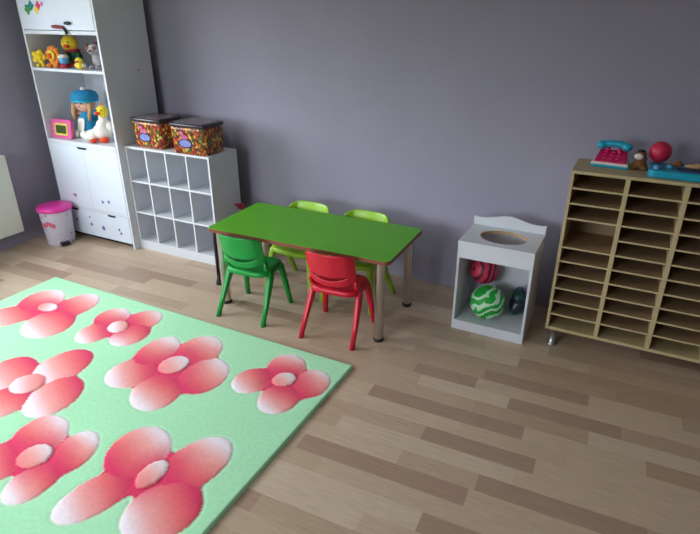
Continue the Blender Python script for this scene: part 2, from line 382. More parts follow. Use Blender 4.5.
me.polygons.add(len(quads)); me.polygons.foreach_set('loop_start', np.arange(0, quads.size, 4)); me.polygons.foreach_set('loop_total', np.full(len(quads), 4))
me.update(); me.validate()
ca = me.color_attributes.new('Col', 'FLOAT_COLOR', 'POINT')
ca.data.foreach_set('color', np.concatenate([col.reshape(-1, 3), np.ones((nx*ny, 1))], 1).ravel())
me.polygons.foreach_set('use_smooth', np.ones(len(quads), bool))
me.materials.append(vcol_mat('tufted_pile', .95, bump=.15, bscale=420, sheen=.15, spec=.1))
rug = bpy.data.objects.new('rug', me); C.objects.link(rug)
tag(rug, 'light green tufted rug with carved pink and white flowers on the floor', 'rug')

# ------------------------------------------------------------ tall white cabinet
cx0, cx1, cy0, cy1 = -4.262, -3.455, 2.88, 3.33
cab = thing('tall_cabinet', 'tall white toy cabinet with open shelves, doors and a bottom drawer in the corner', 'cabinet', ((cx0+cx1)/2, cy0, 0))
hw, dp = (cx1-cx0)/2, cy1-cy0
bm = B(); t = .02
box(bm, -hw, -hw+t, 0, dp, 0, 2.12); box(bm, hw-t, hw, 0, dp, 0, 2.12); box(bm, -hw+t, hw-t, dp-.012, dp, .03, 2.10)
box(bm, -hw+t, hw-t, 0, dp, 2.10, 2.12); box(bm, -hw+t, hw-t, .03, dp-.012, .03, .045); box(bm, -hw+t, hw-t, .002, .02, .2695, .2905)
obj('carcass', bm, 'white', cab, bevel=.0015)
for z, th in ((1.608, .026), (1.350, .02), (.797, .034)):
    obj('shelf', bx(-hw+t, hw-t, .002 if z != .797 else -.004, dp-.012, z, z+th), 'white', cab, bevel=.0015)
obj('plinth_gap_shade', bx(-hw+t, hw-t, .05, .065, .0, .03), 'holeshade', cab)  # gap under the drawer, its shade painted as a dark board
for sx in (-1, 1):
    x0, x1 = (-hw+t+.001, -.0006) if sx < 0 else (.0006, hw-t-.001)
    if sx < 0: up_l = obj('door', bx(x0, -x0, -.002, .016, 1.638, 2.098), 'whitedoor', cab, bevel=.002)
    dd = obj('door', bx(x0, x1, -.002, .016, .292, .795), 'whitedoor', cab, bevel=.001)
    # grip cutout under the ledge, its shade painted as a raised dark plate
    xa = -.06 if sx < 0 else .0006; xb = -.0006 if sx < 0 else .06
    obj('grip_slot_shade', prism(B(), [(xa, .792), (xb, .792), (xb-(.02 if sx > 0 else 0), .777), (xa+(.02 if sx < 0 else 0), .777)], .004, lambda u, v, w: (u, -.0055+w, v)), 'holeshade', dd)
dr = obj('drawer', bx(-hw+t+.002, hw-t-.002, -.002, .016, .045, .268), 'whitedoor', cab, bevel=.002)
for xc in (-.235, .20):
    obj('grip_slot_shade', prism(B(), [(xc-.045, .264), (xc+.045, .264), (xc+.035, .249), (xc-.035, .249)], .004, lambda u, v, w: (u, -.0055+w, v)), 'holeshade', dr)  # drawer cutouts, their shade painted as dark plates on the front
def decal(cx, z, r, m, par, n=5, y=-.0045):
    pts = [(cx+r*(1+.2*math.cos(n*a))*math.cos(a), z+r*(1+.2*math.cos(n*a))*math.sin(a)) for a in [2*PI*i/30 for i in range(30)]]
    return obj('sticker', prism(B(), pts, .003, lambda u, v, w: (u, y+w, v)), m, par)
off = -(cx0+cx1)/2
doors = [c for c in cab.children if c.name.startswith('door')]
low_l, low_r = [c for c in doors if c is not up_l]
for x, z, r, m in ((-4.145, 1.772, .028, 'stgreen'), (-4.10, 1.80, .028, 'teal'), (-4.045, 1.772, .024, 'styellow'), (-4.02, 1.80, .024, 'stpink'), (-3.975, 1.81, .012, 'palepink'), (-4.155, 1.795, .012, 'teal')):
    decal(x+off, z, r, m, up_l, 4)
for x, z, r, m in ((-4.051, .379, .013, 'stpurple'), (-4.07, .385, .008, 'stpink')): decal(x+off, z, r, m, low_l)
for x, z, r, m in ((-3.735, .366, .012, 'stpurple'), (-3.664, .376, .012, 'stpurple')): decal(x+off, z, r, m, low_r)
for x, z, r, m in ((-4.10, .16, .012, 'stpurple'), (-3.932, .206, .008, 'stpurple'), (-3.925, .145, .013, 'stpurple'), (-3.785, .134, .018, 'stpurple'), (-3.60, .15, .011, 'stpurple'), (-3.585, .12, .011, 'stpurple')): decal(x+off, z, r, m, dr)
# dark ribbon tied on the upper doors' grip
rib = obj('ribbon', tube(B(), [(-3.90+off, -.012, 1.662), (-3.85+off, -.02, 1.662), (-3.79+off, -.012, 1.657), (-3.765+off, -.014, 1.635)], [.009, .012, .011, .007]), 'stred', up_l, True)
obj('grip', ell(B(), (-3.735+off, -.012, 1.685), (.036, .010, .012)), 'black', up_l, True)
obj('ribbon_tail', tube(B(), [(-3.775+off, -.012, 1.65), (-3.755+off, -.014, 1.615)], [.008, .010]), 'black', rib, True)
obj('screw_cap', ell(B(), (hw, 3.193-cy0, 1.36), (.003, .009, .009)), 'mdf', cab, True)

# ------------------------------------------------------------ white cubby shelf
ux0, ux1, uy0, uy1, uz = -3.452, -2.635, 2.94, 3.25, .835
cub = thing('cubby_shelf', 'low white cubby shelf with twelve square compartments beside the tall cabinet', 'shelf', ((ux0+ux1)/2, uy0, 0))
hw = (ux1-ux0)/2; dp = uy1-uy0; t = .016
bm = B(); box(bm, -hw, -hw+t, 0, dp, 0, uz-t); box(bm, hw-t, hw, 0, dp, 0, uz-t); box(bm, -hw, hw, 0, dp, uz-t, uz)
box(bm, -hw+t, hw-t, 0, .016, 0, .075); box(bm, -hw+t, hw-t, .016, dp, .06, .075)
obj('carcass', bm, 'white', cub, bevel=.001)
obj('back_panel', bx(-hw+t, hw-t, dp-.008, dp, .075, uz-t), 'grayboard', cub)
dx = [-3.248+3.0435, -3.05+3.0435, -2.85+3.0435]
for x in dx: obj('divider', bx(x-.007, x+.007, .001, dp-.008, .075, uz-t), 'white', cub, bevel=.001)
for z in (.305, .558): obj('shelf', bx(-hw+t, hw-t, -.0005, dp-.009, z, z+.014), 'white', cub, bevel=.001)

# ------------------------------------------------------------ candy boxes
def candy_box(loc, rz, label, hx=.15, hy=.115, h=.19):
    r = thing('storage_box', label, 'box', loc, rz, None)
    obj('body', lathe(B(), [(-.012, 0), (-.008, .004), (-.001, h-.02), (0, h)], seg=48, sq=(7, hx, hy)), 'candy', r, True)
    l = obj('lid', lathe(B(), [(.004, h), (.007, h+.004), (.007, h+.020), (.002, h+.026)], seg=48, sq=(7, hx, hy)), 'lid', r, True, bevel=.002)
    obj('lid_panel', lathe(B(), [(-.018, h+.0255), (-.020, h+.028)], seg=48, sq=(7, hx, hy)), 'lidtop', l, False)
    def face_y(z): return -(hy-.008+.008*z/h)-.0005
    def oval(cx, cz, rx, rz_, m, th, nm, par):
        pts = [(cx+rx*math.cos(a), cz+rz_*math.sin(a)) for a in [2*PI*i/28 for i in range(28)]]
        return obj(nm, prism(B(), pts, .004, lambda u, v, w: (u, face_y(v)-th+w, v)), m, par)
    b = oval(-.02, .078, .064, .034, 'logodark', .001, 'label', r); b['label'] = 'dark oval label border'
    oval(-.02, .078, .052, .025, 'logoblue', .002, 'label_print', b)
    oval(-.022, .122, .036, .015, 'logopink', .0015, 'label_print', b)
    oval(-.048, .150, .020, .012, 'logopink', .0015, 'label_print', b)
    return r
candy_box((-3.225, 3.075, uz), math.radians(-1), 'candy patterned storage box with dark lid, next to the tall cabinet')
candy_box((-2.815, 3.055, uz), math.radians(2), 'candy patterned storage box with dark lid, at the open right end of the cubby shelf', .158, .12)

# ------------------------------------------------------------ play table
tb = thing('play_table', 'low rectangular play table with bright green top and chrome legs', 'table', (-1.686, 2.771, 0), math.radians(1.8))
tw, td, tz = 1.225, .568, .532
obj('tabletop', prism(B(), rrect(tw, td, .03, 8), .003, lambda u, v, w: (u, v, tz-.003+w)), 'ttop', tb)
obj('edge_band', prism(B(), rrect(tw+.002, td+.002, .031, 8), .021, lambda u, v, w: (u, v, tz-.0235+w)), 'tedge', tb)
for sx in (-1, 1):
    for sy in (-1, 1):
        x, y = sx*(.545), sy*(.238)
        l = obj('leg', lathe(B(), [(.028, .018), (.028, tz-.03), (.040, tz-.0285), (.040, tz-.024)], (x, y, 0), 24), 'chrome', tb, True, bevel=.001)
        obj('foot_cap', lathe(B(), [(.029, 0), (.031, .004), (.031, .018), (.0285, .022)], (x, y, 0), 24), 'black', l, True)

# ------------------------------------------------------------ children's chairs
def make_chair(m, label, group=None):
    r = thing('kids_chair', label, 'chair', (0, 0, 0), 0, group)
    # seat: rounded square, dished, with turned-down rim
    bm = B(); prof = [(.0, -.012), (.35, -.011), (.7, -.006), (.9, 0), (1.0, -.004), (1.03, -.028)]
    seg = 40; rings = []
    for f, z in prof[1:]:
        ring = []
        for i in range(seg):
            a = 2*PI*i/seg; ca, sa = math.cos(a), math.sin(a)
            ring.append(bm.verts.new((math.copysign(abs(ca)**.5, ca)*.148*f, math.copysign(abs(sa)**.5, sa)*.128*f+.035, .312+z)))
        rings.append(ring)
    c = bm.verts.new((0, .035, .30))
    for i in range(seg): bm.faces.new((c, rings[0][i], rings[0][(i+1)%seg]))
    for p, q in zip(rings, rings[1:]):
        for i in range(seg): bm.faces.new((p[i], q[i], q[(i+1)%seg], p[(i+1)%seg]))
    o = obj('seat', bm, m, r, True); sd = o.modifiers.new('thick', 'SOLIDIFY'); sd.thickness = .008; sd.offset = 0
    # backrest with hand slot
    bm = B(); nu = 32; cols = []
    for i in range(nu+1):
        u = -1+2*i/nu; zm = .396+.040*u*u; h = .024*max(0, 1-(u/.8)**2)**.6
        zb, zl, zu, zt = .345+.030*u*u, zm-h/2, zm+h/2, .560-.026*abs(u)**6
        def P(z):
            x = u*(.142+.010*(z-.33)/.22)*(1-.05*max(0, (z-.5)/.05)*abs(u)**4)
            return (x, -.070-.040*(1-abs(u)**2.2)-(z-.33)*.27+.022*max(0, abs(u)-.75)/.25, z)
        cols.append(([P(zb+(zl-zb)*k/3) for k in range(4)], [P(zu+(zt-zu)*k/8) for k in range(9)]))
    for part in (0, 1):
        V = [[bm.verts.new(p) for p in c_[part]] for c_ in cols]
        for i in range(nu):
            for k in range(len(V[0])-1): bm.faces.new((V[i][k], V[i+1][k], V[i+1][k+1], V[i][k+1]))
    bmesh.ops.remove_doubles(bm, verts=bm.verts[:], dist=.0006)
    o = obj('backrest', bm, m, r, True); sd = o.modifiers.new('thick', 'SOLIDIFY'); sd.thickness = .011; sd.offset = 0
    bv = o.modifiers.new('round', 'BEVEL'); bv.width = .004; bv.segments = 2; bv.limit_method = 'ANGLE'; bv.angle_limit = math.radians(50)
    def loft(stations):
        bm = B(); rings = []
        for (x, y, z, a, b) in stations:
            rings.append([bm.verts.new((x+a*math.copysign(abs(math.cos(q))**.6, math.cos(q)), y+b*math.copysign(abs(math.sin(q))**.6, math.sin(q)), z)) for q in [2*PI*k/16 for k in range(16)]])
        for p, q in zip(rings, rings[1:]):
            for k in range(16): bm.faces.new((p[k], p[(k+1)%16], q[(k+1)%16], q[k]))
        bm.faces.new(rings[0][::-1]); bm.faces.new(rings[-1]); return bm
    for sx in (-1, 1):
        obj('leg', loft([(sx*.165, -.172, 0, .013, .015), (sx*.159, -.105, .12, .015, .019), (sx*.148, -.030, .26, .019, .028), (sx*.140, -.008, .31, .016, .032)]), m, r, True)
        obj('leg', loft([(sx*.168, .172, 0, .014, .014), (sx*.155, .150, .12, .016, .017), (sx*.138, .122, .27, .020, .022), (sx*.134, .116, .298, .018, .022)]), m, r, True)
        obj('side_arm', loft([(sx*.138, .01, .300, .014, .030), (sx*.142, -.035, .318, .014, .026), (sx*.143, -.058, .345, .012, .018), (sx*.142, -.064, .385, .008, .012)]), m, r, True)
    return r
ch = make_chair('green', 'dark green plastic kids chair at the front left of the play table'); ch.location = (-2.003, 2.525, 0); ch.rotation_euler.z = math.radians(3.5)
ch = make_chair('red', 'red plastic kids chair at the front right of the play table'); ch.location = (-1.402, 2.548, 0); ch.rotation_euler.z = math.radians(4)
ch = make_chair('lime', 'lime green plastic kids chair tucked behind the table, left of the two'); ch.location = (-1.92, 2.975, 0); ch.rotation_euler.z = PI+math.radians(-3); ch.scale = (1.1, 1, 1); ch['group'] = 'lime chairs behind the play table'
c2 = copy_tree(ch); c2.location = (-1.485, 2.985, 0); c2.rotation_euler.z = PI+math.radians(-2)
c2['label'] = 'lime green plastic kids chair tucked behind the table, right of the two'

# ------------------------------------------------------------ white wash stand
ws = thing('toy_wash_stand', 'small white play wash stand with oval hole in its top', 'washstand', (-.5875, 2.887, 0))
W2, D, H = .2125, .32, .575; t = .014
def board_hole(z0, z1, m, nm):
    bm = B(); n = 64; cx, cy, rx, ry = .006, .162, .134, .106
    ex, rc = [], []
    for i in range(n):
        a = 2*PI*i/n; ca, sa = math.cos(a), math.sin(a); ex.append((cx+rx*ca, cy+ry*sa))
        k = min((W2/abs(ca)) if abs(ca) > 1e-6 else 9, ((D/2)/abs(sa)) if abs(sa) > 1e-6 else 9); rc.append((k*ca, D/2+k*sa))
    # snap nearest rim points to the corners
    for cxn, cyn in ((W2, 0), (-W2, 0), (W2, D), (-W2, D)):
        j = min(range(n), key=lambda i: (rc[i][0]-cxn)**2+(rc[i][1]-cyn)**2); rc[j] = (cxn, cyn)
    L = [[bm.verts.new((x, y, z)) for x, y in pts] for pts, z in ((ex, z0), (ex, z1), (rc, z1), (rc, z0))]
    for A_, B_ in zip(L, L[1:]+L[:1]):
        for i in range(n): bm.faces.new((A_[i], A_[(i+1)%n], B_[(i+1)%n], B_[i]))
    return obj(nm, bm, m, ws)
board_hole(H-.018, H, 'white', 'top').location.y = -.006
bm = B(); n = 64
i_, o_2 = [], []
for z in (H-.018, H-.0005):
    i_.append([bm.verts.new((.006+.1325*math.cos(2*PI*k/n), .156+.1045*math.sin(2*PI*k/n), z)) for k in range(n)])
    o_2.append([bm.verts.new((.006+.1345*math.cos(2*PI*k/n), .156+.1065*math.sin(2*PI*k/n), z)) for k in range(n)])
for A_, B_ in ((i_[0], i_[1]), (i_[1], o_2[1]), (o_2[1], o_2[0]), (o_2[0], i_[0])):
    for k in range(n): bm.faces.new((A_[k], A_[(k+1)%n], B_[(k+1)%n], B_[k]))
o = obj('hole_rim', bm, 'mdf', ws); o['label'] = 'bare brown board edge inside the oval hole'
for sx in (-1, 1): obj('side_panel', bx(min(sx*W2, sx*(W2-t)), max(sx*W2, sx*(W2-t)), 0, D, 0, H-.018), 'white', ws, bevel=.001)
obj('back_panel', bx(-W2+t, W2-t, D-.01, D, 0, H-.018), 'grayboard', ws)
obj('bottom_shelf', bx(-W2+t, W2-t, .014, D-.01, .048, .062), 'white', ws, bevel=.001)
obj('kick_rail', bx(-W2+t, W2-t, 0, .014, 0, .062), 'white', ws, bevel=.001)
obj('front_rail', bx(-W2+t, W2-t, 0, .014, .470, H-.018), 'white', ws, bevel=.001)
pts = [(-W2, H), (W2, H), (W2, H+.052)]
for k in range(25):
    u = 1-2*k/24; x = u*W2*.98; pts.append((x, H+.046+.032*math.exp(-(u/.48)**2)+.006*abs(u)**8))
pts.append((-W2, H+.052))
obj('backsplash', prism(B(), pts, .014, lambda u, v, w: (u, D-.014+w, v)), 'white', ws, bevel=.002)
z0 = .0625
def ball(loc, r, m, label):
    o = obj('ball', ell(B(), (0, 0, 0), (r, r, r), 40), m, None, True, loc=loc); tag(o, label, 'ball'); return o
o = ball((-.622, 3.0, z0+.103), .103, 'ballgreen', 'green and white marbled ball on the floor of the wash stand'); o.rotation_euler = (.5, .9, .3)
o = ball((-.685, 3.105, z0+.102+.158), .086, 'ballred', 'red dark-striped ball resting behind and above the green ball in the wash stand'); o.rotation_euler = (.3, .2, .8)
bag = thing('toy_bag', 'dark blue-green crumpled toy bag in the right side of the wash stand', 'bag', (-.462, 3.125, z0))
blob('body', [((0, 0, .066), (.055, .065, .062)), ((.0, 0, .12), (.045, .06, .05)), ((-.01, -.02, .055), (.04, .05, .05))], 'toybag', bag)
obj('handle', tube(B(), [(-.03+.06*k/10, -.01, .158+.03*math.sin(PI*k/10)) for k in range(11)], .005), 'navy', bag, True)

# ------------------------------------------------------------ pigeonhole shelf
sx0, sy0, sy1 = -.270, 2.949, 3.24
zb, zt = .108, 1.03; pitch = .2565; ncol = 4; t = .016
psx1 = sx0+ncol*pitch+.02
ps = thing('pigeonhole_shelf', 'wide beech pigeonhole shelf with many thin slots on short silver feet', 'shelf', (sx0, sy0, 0))
L = psx1-sx0; D = sy1-sy0
bm = B(); box(bm, 0, t, 0, D, zb, zt-t); box(bm, L-t, L, 0, D, zb, zt-t); box(bm, 0, L, 0, D, zt-t, zt); box(bm, t, L-t, 0, D, zb, zb+.018)
obj('frame', bm, 'beech', ps, bevel=.001)
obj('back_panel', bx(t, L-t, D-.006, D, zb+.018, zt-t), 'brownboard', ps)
xd = [0.008+pitch*k for k in range(ncol+1)]; xd[-1] = L-.008
for k in range(1, ncol): obj('divider', bx(xd[k]-.011, xd[k]+.011, .0005, D-.006, zb+.018, zt-t), 'beech', ps, bevel=.001)
for c_ in range(ncol):
    xa = xd[c_]+(.008 if c_ == 0 else .011); xb = xd[c_+1]-(.008 if c_ == ncol-1 else .011)
    for k in range(1, 11):
        if c_ == 0 and k == 7: continue
        z = .126+.0812*k
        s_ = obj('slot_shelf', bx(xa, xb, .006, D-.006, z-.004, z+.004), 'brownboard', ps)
        obj('edge_strip', bx(xa, xb, .002, .006, z-.0045, z+.0045), 'beech', s_)
for x in (.045, L-.045):
    for y in (.035, D-.035):
        obj('foot', lathe(B(), [(.028, 0), (.028, .008), (.02, .012), (.02, zb-.006), (.03, zb-.005), (.03, zb)], (x, y, 0), 20), 'silver', ps, True)

# toys on the pigeonhole shelf
ph = thing('toy_telephone', 'magenta toy telephone with turquoise handset on the pigeonhole shelf', 'toy', (-.105, 3.135, zt), math.radians(-4)); ph.scale = (.92, .92, .86)
def slope(u, v, w): return (u, v, w)
def wedge(bm, hw0, hw1, y0, y1, z0, z1, za):
    v = [bm.verts.new(p) for p in ((-hw0, y0, z0), (hw0, y0, z0), (hw1, y1, z0), (-hw1, y1, z0), (-hw0, y0, z1), (hw0, y0, z1), (hw1, y1, za), (-hw1, y1, za))]
    for f in ((0,3,2,1),(4,5,6,7),(0,1,5,4),(1,2,6,5),(2,3,7,6),(3,0,4,7)): bm.faces.new([v[i] for i in f])
    return bm
obj('base', wedge(B(), .098, .086, -.062, .062, 0, .022, .03), 'turq', ph, bevel=.008)
obj('trim', wedge(B(), .096, .084, -.066, .058, .016, .030, .045), 'plushwhite', ph, bevel=.006)
o = obj('keypad', wedge(B(), .084, .072, -.058, .055, .026, .038, .088), 'magenta', ph, bevel=.007)
for i in range(3):
    for j in range(3):
        f = .25+.25*j; obj('key', ell(B(), (-.036+.036*i, -.058+.113*f, .038+.05*f+.001), (.012, .010, .005)), 'stpink', o, True)
for sx in (-1, 1): obj('cradle', cyl(B(), (sx*.03, .036, .07), (sx*.03, .040, .104), .012), 'magenta', ph, True)
blob('handset', [((x/100, .038, .118+.006*(1-(x/5.5)**2)), (.024, .021, .021)) for x in (-5, -3.5, -2, 0, 2, 3.5, 5)]+[((-.066, .036, .112), (.028, .030, .026)), ((.066, .036, .112), (.028, .030, .026))], 'turq', ph, .005)

fg = thing('toy_figurine', 'small brown and white toy figurine between the telephone and the ball', 'toy', (.028, 3.125, zt)); fg.scale = (1.25, 1.2, .9)
blob('body', [((0, 0, .025), (.028, .024, .028)), ((.0, 0, .06), (.024, .022, .026)), ((-.018, -.012, .012), (.014, .02, .012)), ((.018, -.012, .012), (.014, .02, .012)), ((.0, .0, .088), (.020, .020, .018))], 'brown', fg, .004)
obj('face', ell(B(), (-.008, -.018, .075), (.017, .010, .017)), 'plushwhite', fg, True)
o = obj('hat', ell(B(), (-.002, -.002, .103), (.016, .016, .008)), 'black', fg, True)
o = ball((.108, 3.165, zt+.036+.052), .052, 'redball', 'plain rose red ball at the back of the turquoise toy tray on the pigeonhole shelf')
tk = thing('toy_tray', 'turquoise plastic toy tray at the right end of the visible shelf top', 'toy', (.30, 3.04, zt))
bm = B(); prism(bm, rrect(.46, .20, .03), .035, lambda u, v, w: (u, v+.04, w)); obj('tray', bm, 'turq', tk, bevel=.006)
obj('inset', prism(B(), rrect(.30, .07, .02), .004, lambda u, v, w: (u+.04, v+.008, .0345+w)), 'navy', tk)
obj('knob', ell(B(), (-.195, -.01, .04), (.018, .03, .012)), 'skyblue', tk, True)
obj('button', lathe(B(), [(.014, .034), (.012, .048)], (-.14, .03, 0)), 'skyblue', tk, True)
def lump(name, loc, ells, m, label, cat='toy'):
    r = blob(name, ells, m, None, .004); r.location = loc; tag(r, label, cat); return r
lump('toy_car', (.19, 3.10, zt+.0355), [((0, 0, .012), (.03, .016, .010)), ((.004, 0, .022), (.016, .013, .010))], 'brown', 'small reddish-brown toy lying on the turquoise tray, next to its knob')
lump('toy_block', (.262, 3.075, zt+.0390), [((0, 0, .012), (.042, .018, .011)), ((.015, 0, .018), (.02, .014, .012))], 'tan', 'tan toy on the turquoise tray, left of the green toy')
lump('toy_frog', (.345, 3.075, zt+.0390), [((0, 0, .014), (.03, .02, .014)), ((-.018, 0, .026), (.014, .014, .012))], 'stgreen', 'green toy on the turquoise tray at the right edge of the photo')

# ------------------------------------------------------------ toys in the cabinet, upper compartment (z 1.353)
zs = 1.3705
def petals_plush(r, cx, cz, rad, n, pr, m, y=0, th=.02):
    els = [((cx, y, cz), (rad*.8, th, rad*.8))]+[((cx+rad*math.cos(2*PI*k/n), y, cz+rad*math.sin(2*PI*k/n)), (pr, th*.9, pr)) for k in range(n)]
    return blob('body', els, m, r, .005)
r = thing('plush_star', 'yellow plush star toy at the left end of the upper toy shelf', 'plush toy', (-4.192, 2.922, zs), math.radians(40))
petals_plush(r, 0, .074, .034, 5, .022, 'yellow'); obj('face_patch', ell(B(), (0, -.018, .078), (.022, .010, .022)), 'yellow', r, True)
for sx in (-1, 1): obj('leg', ell(B(), (sx*.018, -.006, .014), (.014, .018, .014)), 'yellow', r, True)
r = thing('plush_lion', 'round orange plush lion with shaggy mane facing out of the upper toy shelf', 'plush toy', (-4.075, 2.965, zs), math.radians(6))
r.location = (-4.070, 2.955, zs)
petals_plush(r, 0, .088, .052, 9, .020, 'orange'); o = obj('face', ell(B(), (0, -.022, .088), (.038, .018, .038)), 'yellow', r, True)
obj('muzzle', ell(B(), (.0, -.040, .084), (.020, .010, .021)), 'deeporange', r, True)
for sx in (-1, 1):
    obj('eye', ell(B(), (sx*.017, -.038, .102), (.004, .003, .004), 10), 'black', o, True)
    obj('paw', ell(B(), (sx*.036, -.02, .016), (.024, .026, .016)), 'orange', r, True)
obj('belly', ell(B(), (0, .004, .036), (.042, .024, .034)), 'orange', r, True)
r = thing('plush_chick', 'yellow-headed plush chick in a dark green outfit in the middle of the upper toy shelf', 'plush toy', (-4.02, 3.09, zs), math.radians(6))
obj('body', ell(B(), (.02, 0, .065), (.055, .045, .062)), 'darkgreen', r, True)
h = obj('head', ell(B(), (-.01, -.005, .165), (.068, .055, .062)), 'yellow', r, True)
obj('beak', ell(B(), (.012, -.062, .150), (.026, .022, .012)), 'deeporange', h, True)
for sx in (-1, 1): obj('eye', ell(B(), (.0+sx*.024, -.054, .178), (.006, .004, .008), 10), 'black', h, True)
for sx in (-1, 1):
    obj('arm', tube(B(), [(.02+sx*.045, -.01, .09), (.02+sx*.07, -.035, .065), (.02+sx*.06, -.055, .045)], [.018, .016, .012]), 'darkgreen', r, True)
    obj('foot', ell(B(), (.02+sx*.032, -.04, .013), (.022, .034, .013)), 'deeporange', r, True)
obj('scarf', lathe(B(), [(.040, .105), (.052, .112), (.052, .122), (.038, .128)], (.01, -.002, 0)), 'crimson', r, True)
r = thing('toy_cup', 'small blue and white toy cup with red base before the green plush chick', 'toy', (-3.962, 2.955, zs))
obj('base', lathe(B(), [(.034, 0), (.036, .006), (.030, .030)]), 'crimson', r, True)
obj('cup', lathe(B(), [(.022, .030), (.032, .045), (.036, .072), (.034, .074)]), 'skyblue', r, True)
o = obj('lid', lathe(B(), [(.038, .073), (.038, .084), (.024, .096), (.008, .099)]), 'plushwhite', r, True)
obj('lid_button', ell(B(), (0, 0, .10), (.014, .014, .005)), 'navy', o, True)
r = thing('toy_duckling', 'tiny yellow toy duckling in front of the grey plush on the upper shelf', 'toy', (-3.752, 2.925, zs), math.radians(10)); r.scale = (1.25, 1.1, 1.1)
blob('body', [((0, 0, .022), (.028, .03, .022)), ((0, -.004, .056), (.024, .022, .022)), ((.0, .03, .03), (.012, .014, .010))], 'yellow', r, .004)
obj('beak', ell(B(), (0, -.028, .052), (.012, .012, .006)), 'deeporange', r, True)
for sx in (-1, 1): obj('wing', ell(B(), (sx*.028, .002, .026), (.008, .018, .014)), 'plushwhite', r, True)
r = thing('plush_dog', 'grey and white plush dog at the right end of the upper toy shelf', 'plush toy', (-3.675, 3.03, zs), math.radians(10)); r.scale = (1.15, 1.15, 1.05)
blob('body', [((0, .01, .052), (.050, .045, .050)), ((0, -.005, .085), (.034, .030, .035)), ((-.005, -.012, .128), (.052, .042, .040)), ((-.02, -.04, .015), (.018, .032, .015)), ((.03, -.04, .015), (.018, .032, .015)), ((.0, -.05, .118), (.018, .018, .014))], 'plushgray', r, .005)
for sx in (-1, 1):
    obj('ear', ell(B(), (-.005+sx*.058, -.005, .135), (.020, .022, .032)), 'brown', r, True)
    obj('eye_patch', ell(B(), (-.005+sx*.022, -.044, .138), (.013, .008, .012)), 'brown', r, True)
obj('nose', ell(B(), (0, -.068, .122), (.008, .006, .006)), 'black', r, True)
r = thing('plush_heart', 'crimson plush cushion behind the chick and dog on the upper shelf', 'cushion', (-3.845, 3.22, zs), math.radians(4))
blob('body', [((-.05, 0, .12), (.065, .03, .055)), ((.05, 0, .12), (.065, .03, .055)), ((0, 0, .07), (.07, .03, .055)), ((0, 0, .034), (.035, .026, .032))], 'crimson', r, .006)
obj('stitched_patch', ell(B(), (0, -.028, .11), (.02, .006, .02)), 'palepink', r, True)
r = lump('toy_bear', (-4.13, 3.13, zs), [((0, 0, .03), (.04, .03, .03)), ((.0, 0, .075), (.03, .026, .028)), ((-.022, 0, .1), (.01, .01, .01)), ((.022, 0, .1), (.01, .01, .01))], 'brown', 'small brown plush bear in the shadow behind the star and lion', 'plush toy')

# lower compartment (z .832)
zs = .8315
r = thing('toy_tablet', 'pink framed toy tablet with dark green screen on the lower toy shelf', 'toy', (-4.125, 2.915, zs), math.radians(2))
def tilt(u, v, w): return (u, v*.14+w, v)
obj('frame', prism(B(), [(u, v+.0735) for u, v in rrect(.225, .147, .02)], .03, tilt), 'palepink', r, bevel=.004)
o = obj('screen_border', prism(B(), [(u, v+.072) for u, v in rrect(.145, .092, .012)], .004, lambda u, v, w: (u+.004, v*.14-.003+w, v)), 'screenframe', r)
o2_ = obj('screen', prism(B(), [(u, v+.072) for u, v in rrect(.115, .062, .006)], .004, lambda u, v, w: (u+.004, v*.14-.0045+w, v)), 'screen', o)
r = thing('rag_doll', 'rag doll in blue hat and blue dress sitting in the lower toy shelf', 'doll', (-4.0, 3.10, zs), math.radians(4)); r.scale = (1, 1, .96)
obj('dress', lathe(B(), [(.088, .03), (.092, .05), (.078, .12), (.055, .185), (.03, .215)], seg=28), 'blue', r, True, bevel=.004)
h = blob('head', [((0, -.005, .27), (.085, .072, .072)), ((0, -.01, .215), (.028, .025, .03)), ((0, -.078, .262), (.012, .012, .010))], 'skin', r, .005)
for sx in (-1, 1):
    obj('eye', ell(B(), (sx*.028, -.070, .278), (.008, .005, .010), 12), 'black', h, True)
    obj('arm', tube(B(), [(sx*.05, 0, .19), (sx*.095, -.02, .185), (sx*.125, -.03, .215)], [.026, .024, .020]), 'skin' if sx < 0 else 'blue', r, True)
    obj('leg', tube(B(), [(sx*.04, -.02, .035), (sx*.048, -.09, .032), (sx*.05, -.125, .036)], [.032, .030, .034]), 'plushwhite', r, True)
    obj('braid', tube(B(), [(sx*.070, -.03, .295), (sx*.088, -.045, .24), (sx*.085, -.06, .18), (sx*.078, -.065, .14)], [.022, .020, .018, .008]), 'tan', h, True)
o = obj('hat', lathe(B(), [(.088, .288), (.100, .292), (.106, .315), (.104, .335), (.090, .360), (.055, .375), (.012, .380)], (0, 0, 0), 28), 'blue', r, True)
obj('apron', prism(B(), [(u, v+.11) for u, v in rrect(.07, .10, .02)], .006, lambda u, v, w: (u, -.100+.28*(v-.06)+w, v)), 'plushwhite', r)
obj('pompom', ell(B(), (0, 0, .385), (.022, .022, .018)), 'plushwhite', o, True)
obj('hat_band', lathe(B(), [(.092, .284), (.104, .288), (.106, .300), (.100, .304)], (0, 0, 0), 28), 'turq', o, True)
r = thing('plush_goose', 'white plush goose with yellow-orange head and orange feet beside the doll', 'plush toy', (-3.745, 3.0, zs), math.radians(12))
blob('body', [((0, .01, .07), (.075, .07, .065)), ((-.06, -.03, .05), (.06, .05, .045)), ((.01, 0, .12), (.045, .04, .05)), ((.03, 0, .17), (.032, .03, .045)), ((.07, .02, .11), (.03, .03, .05)), ((-.10, -.045, .035), (.032, .034, .03))], 'plushwhite', r, .006)
h = obj('head', ell(B(), (.045, -.012, .232), (.046, .042, .046)), 'yellow', r, True)
obj('beak', ell(B(), (.037, -.058, .224), (.022, .028, .012)), 'deeporange', h, True)
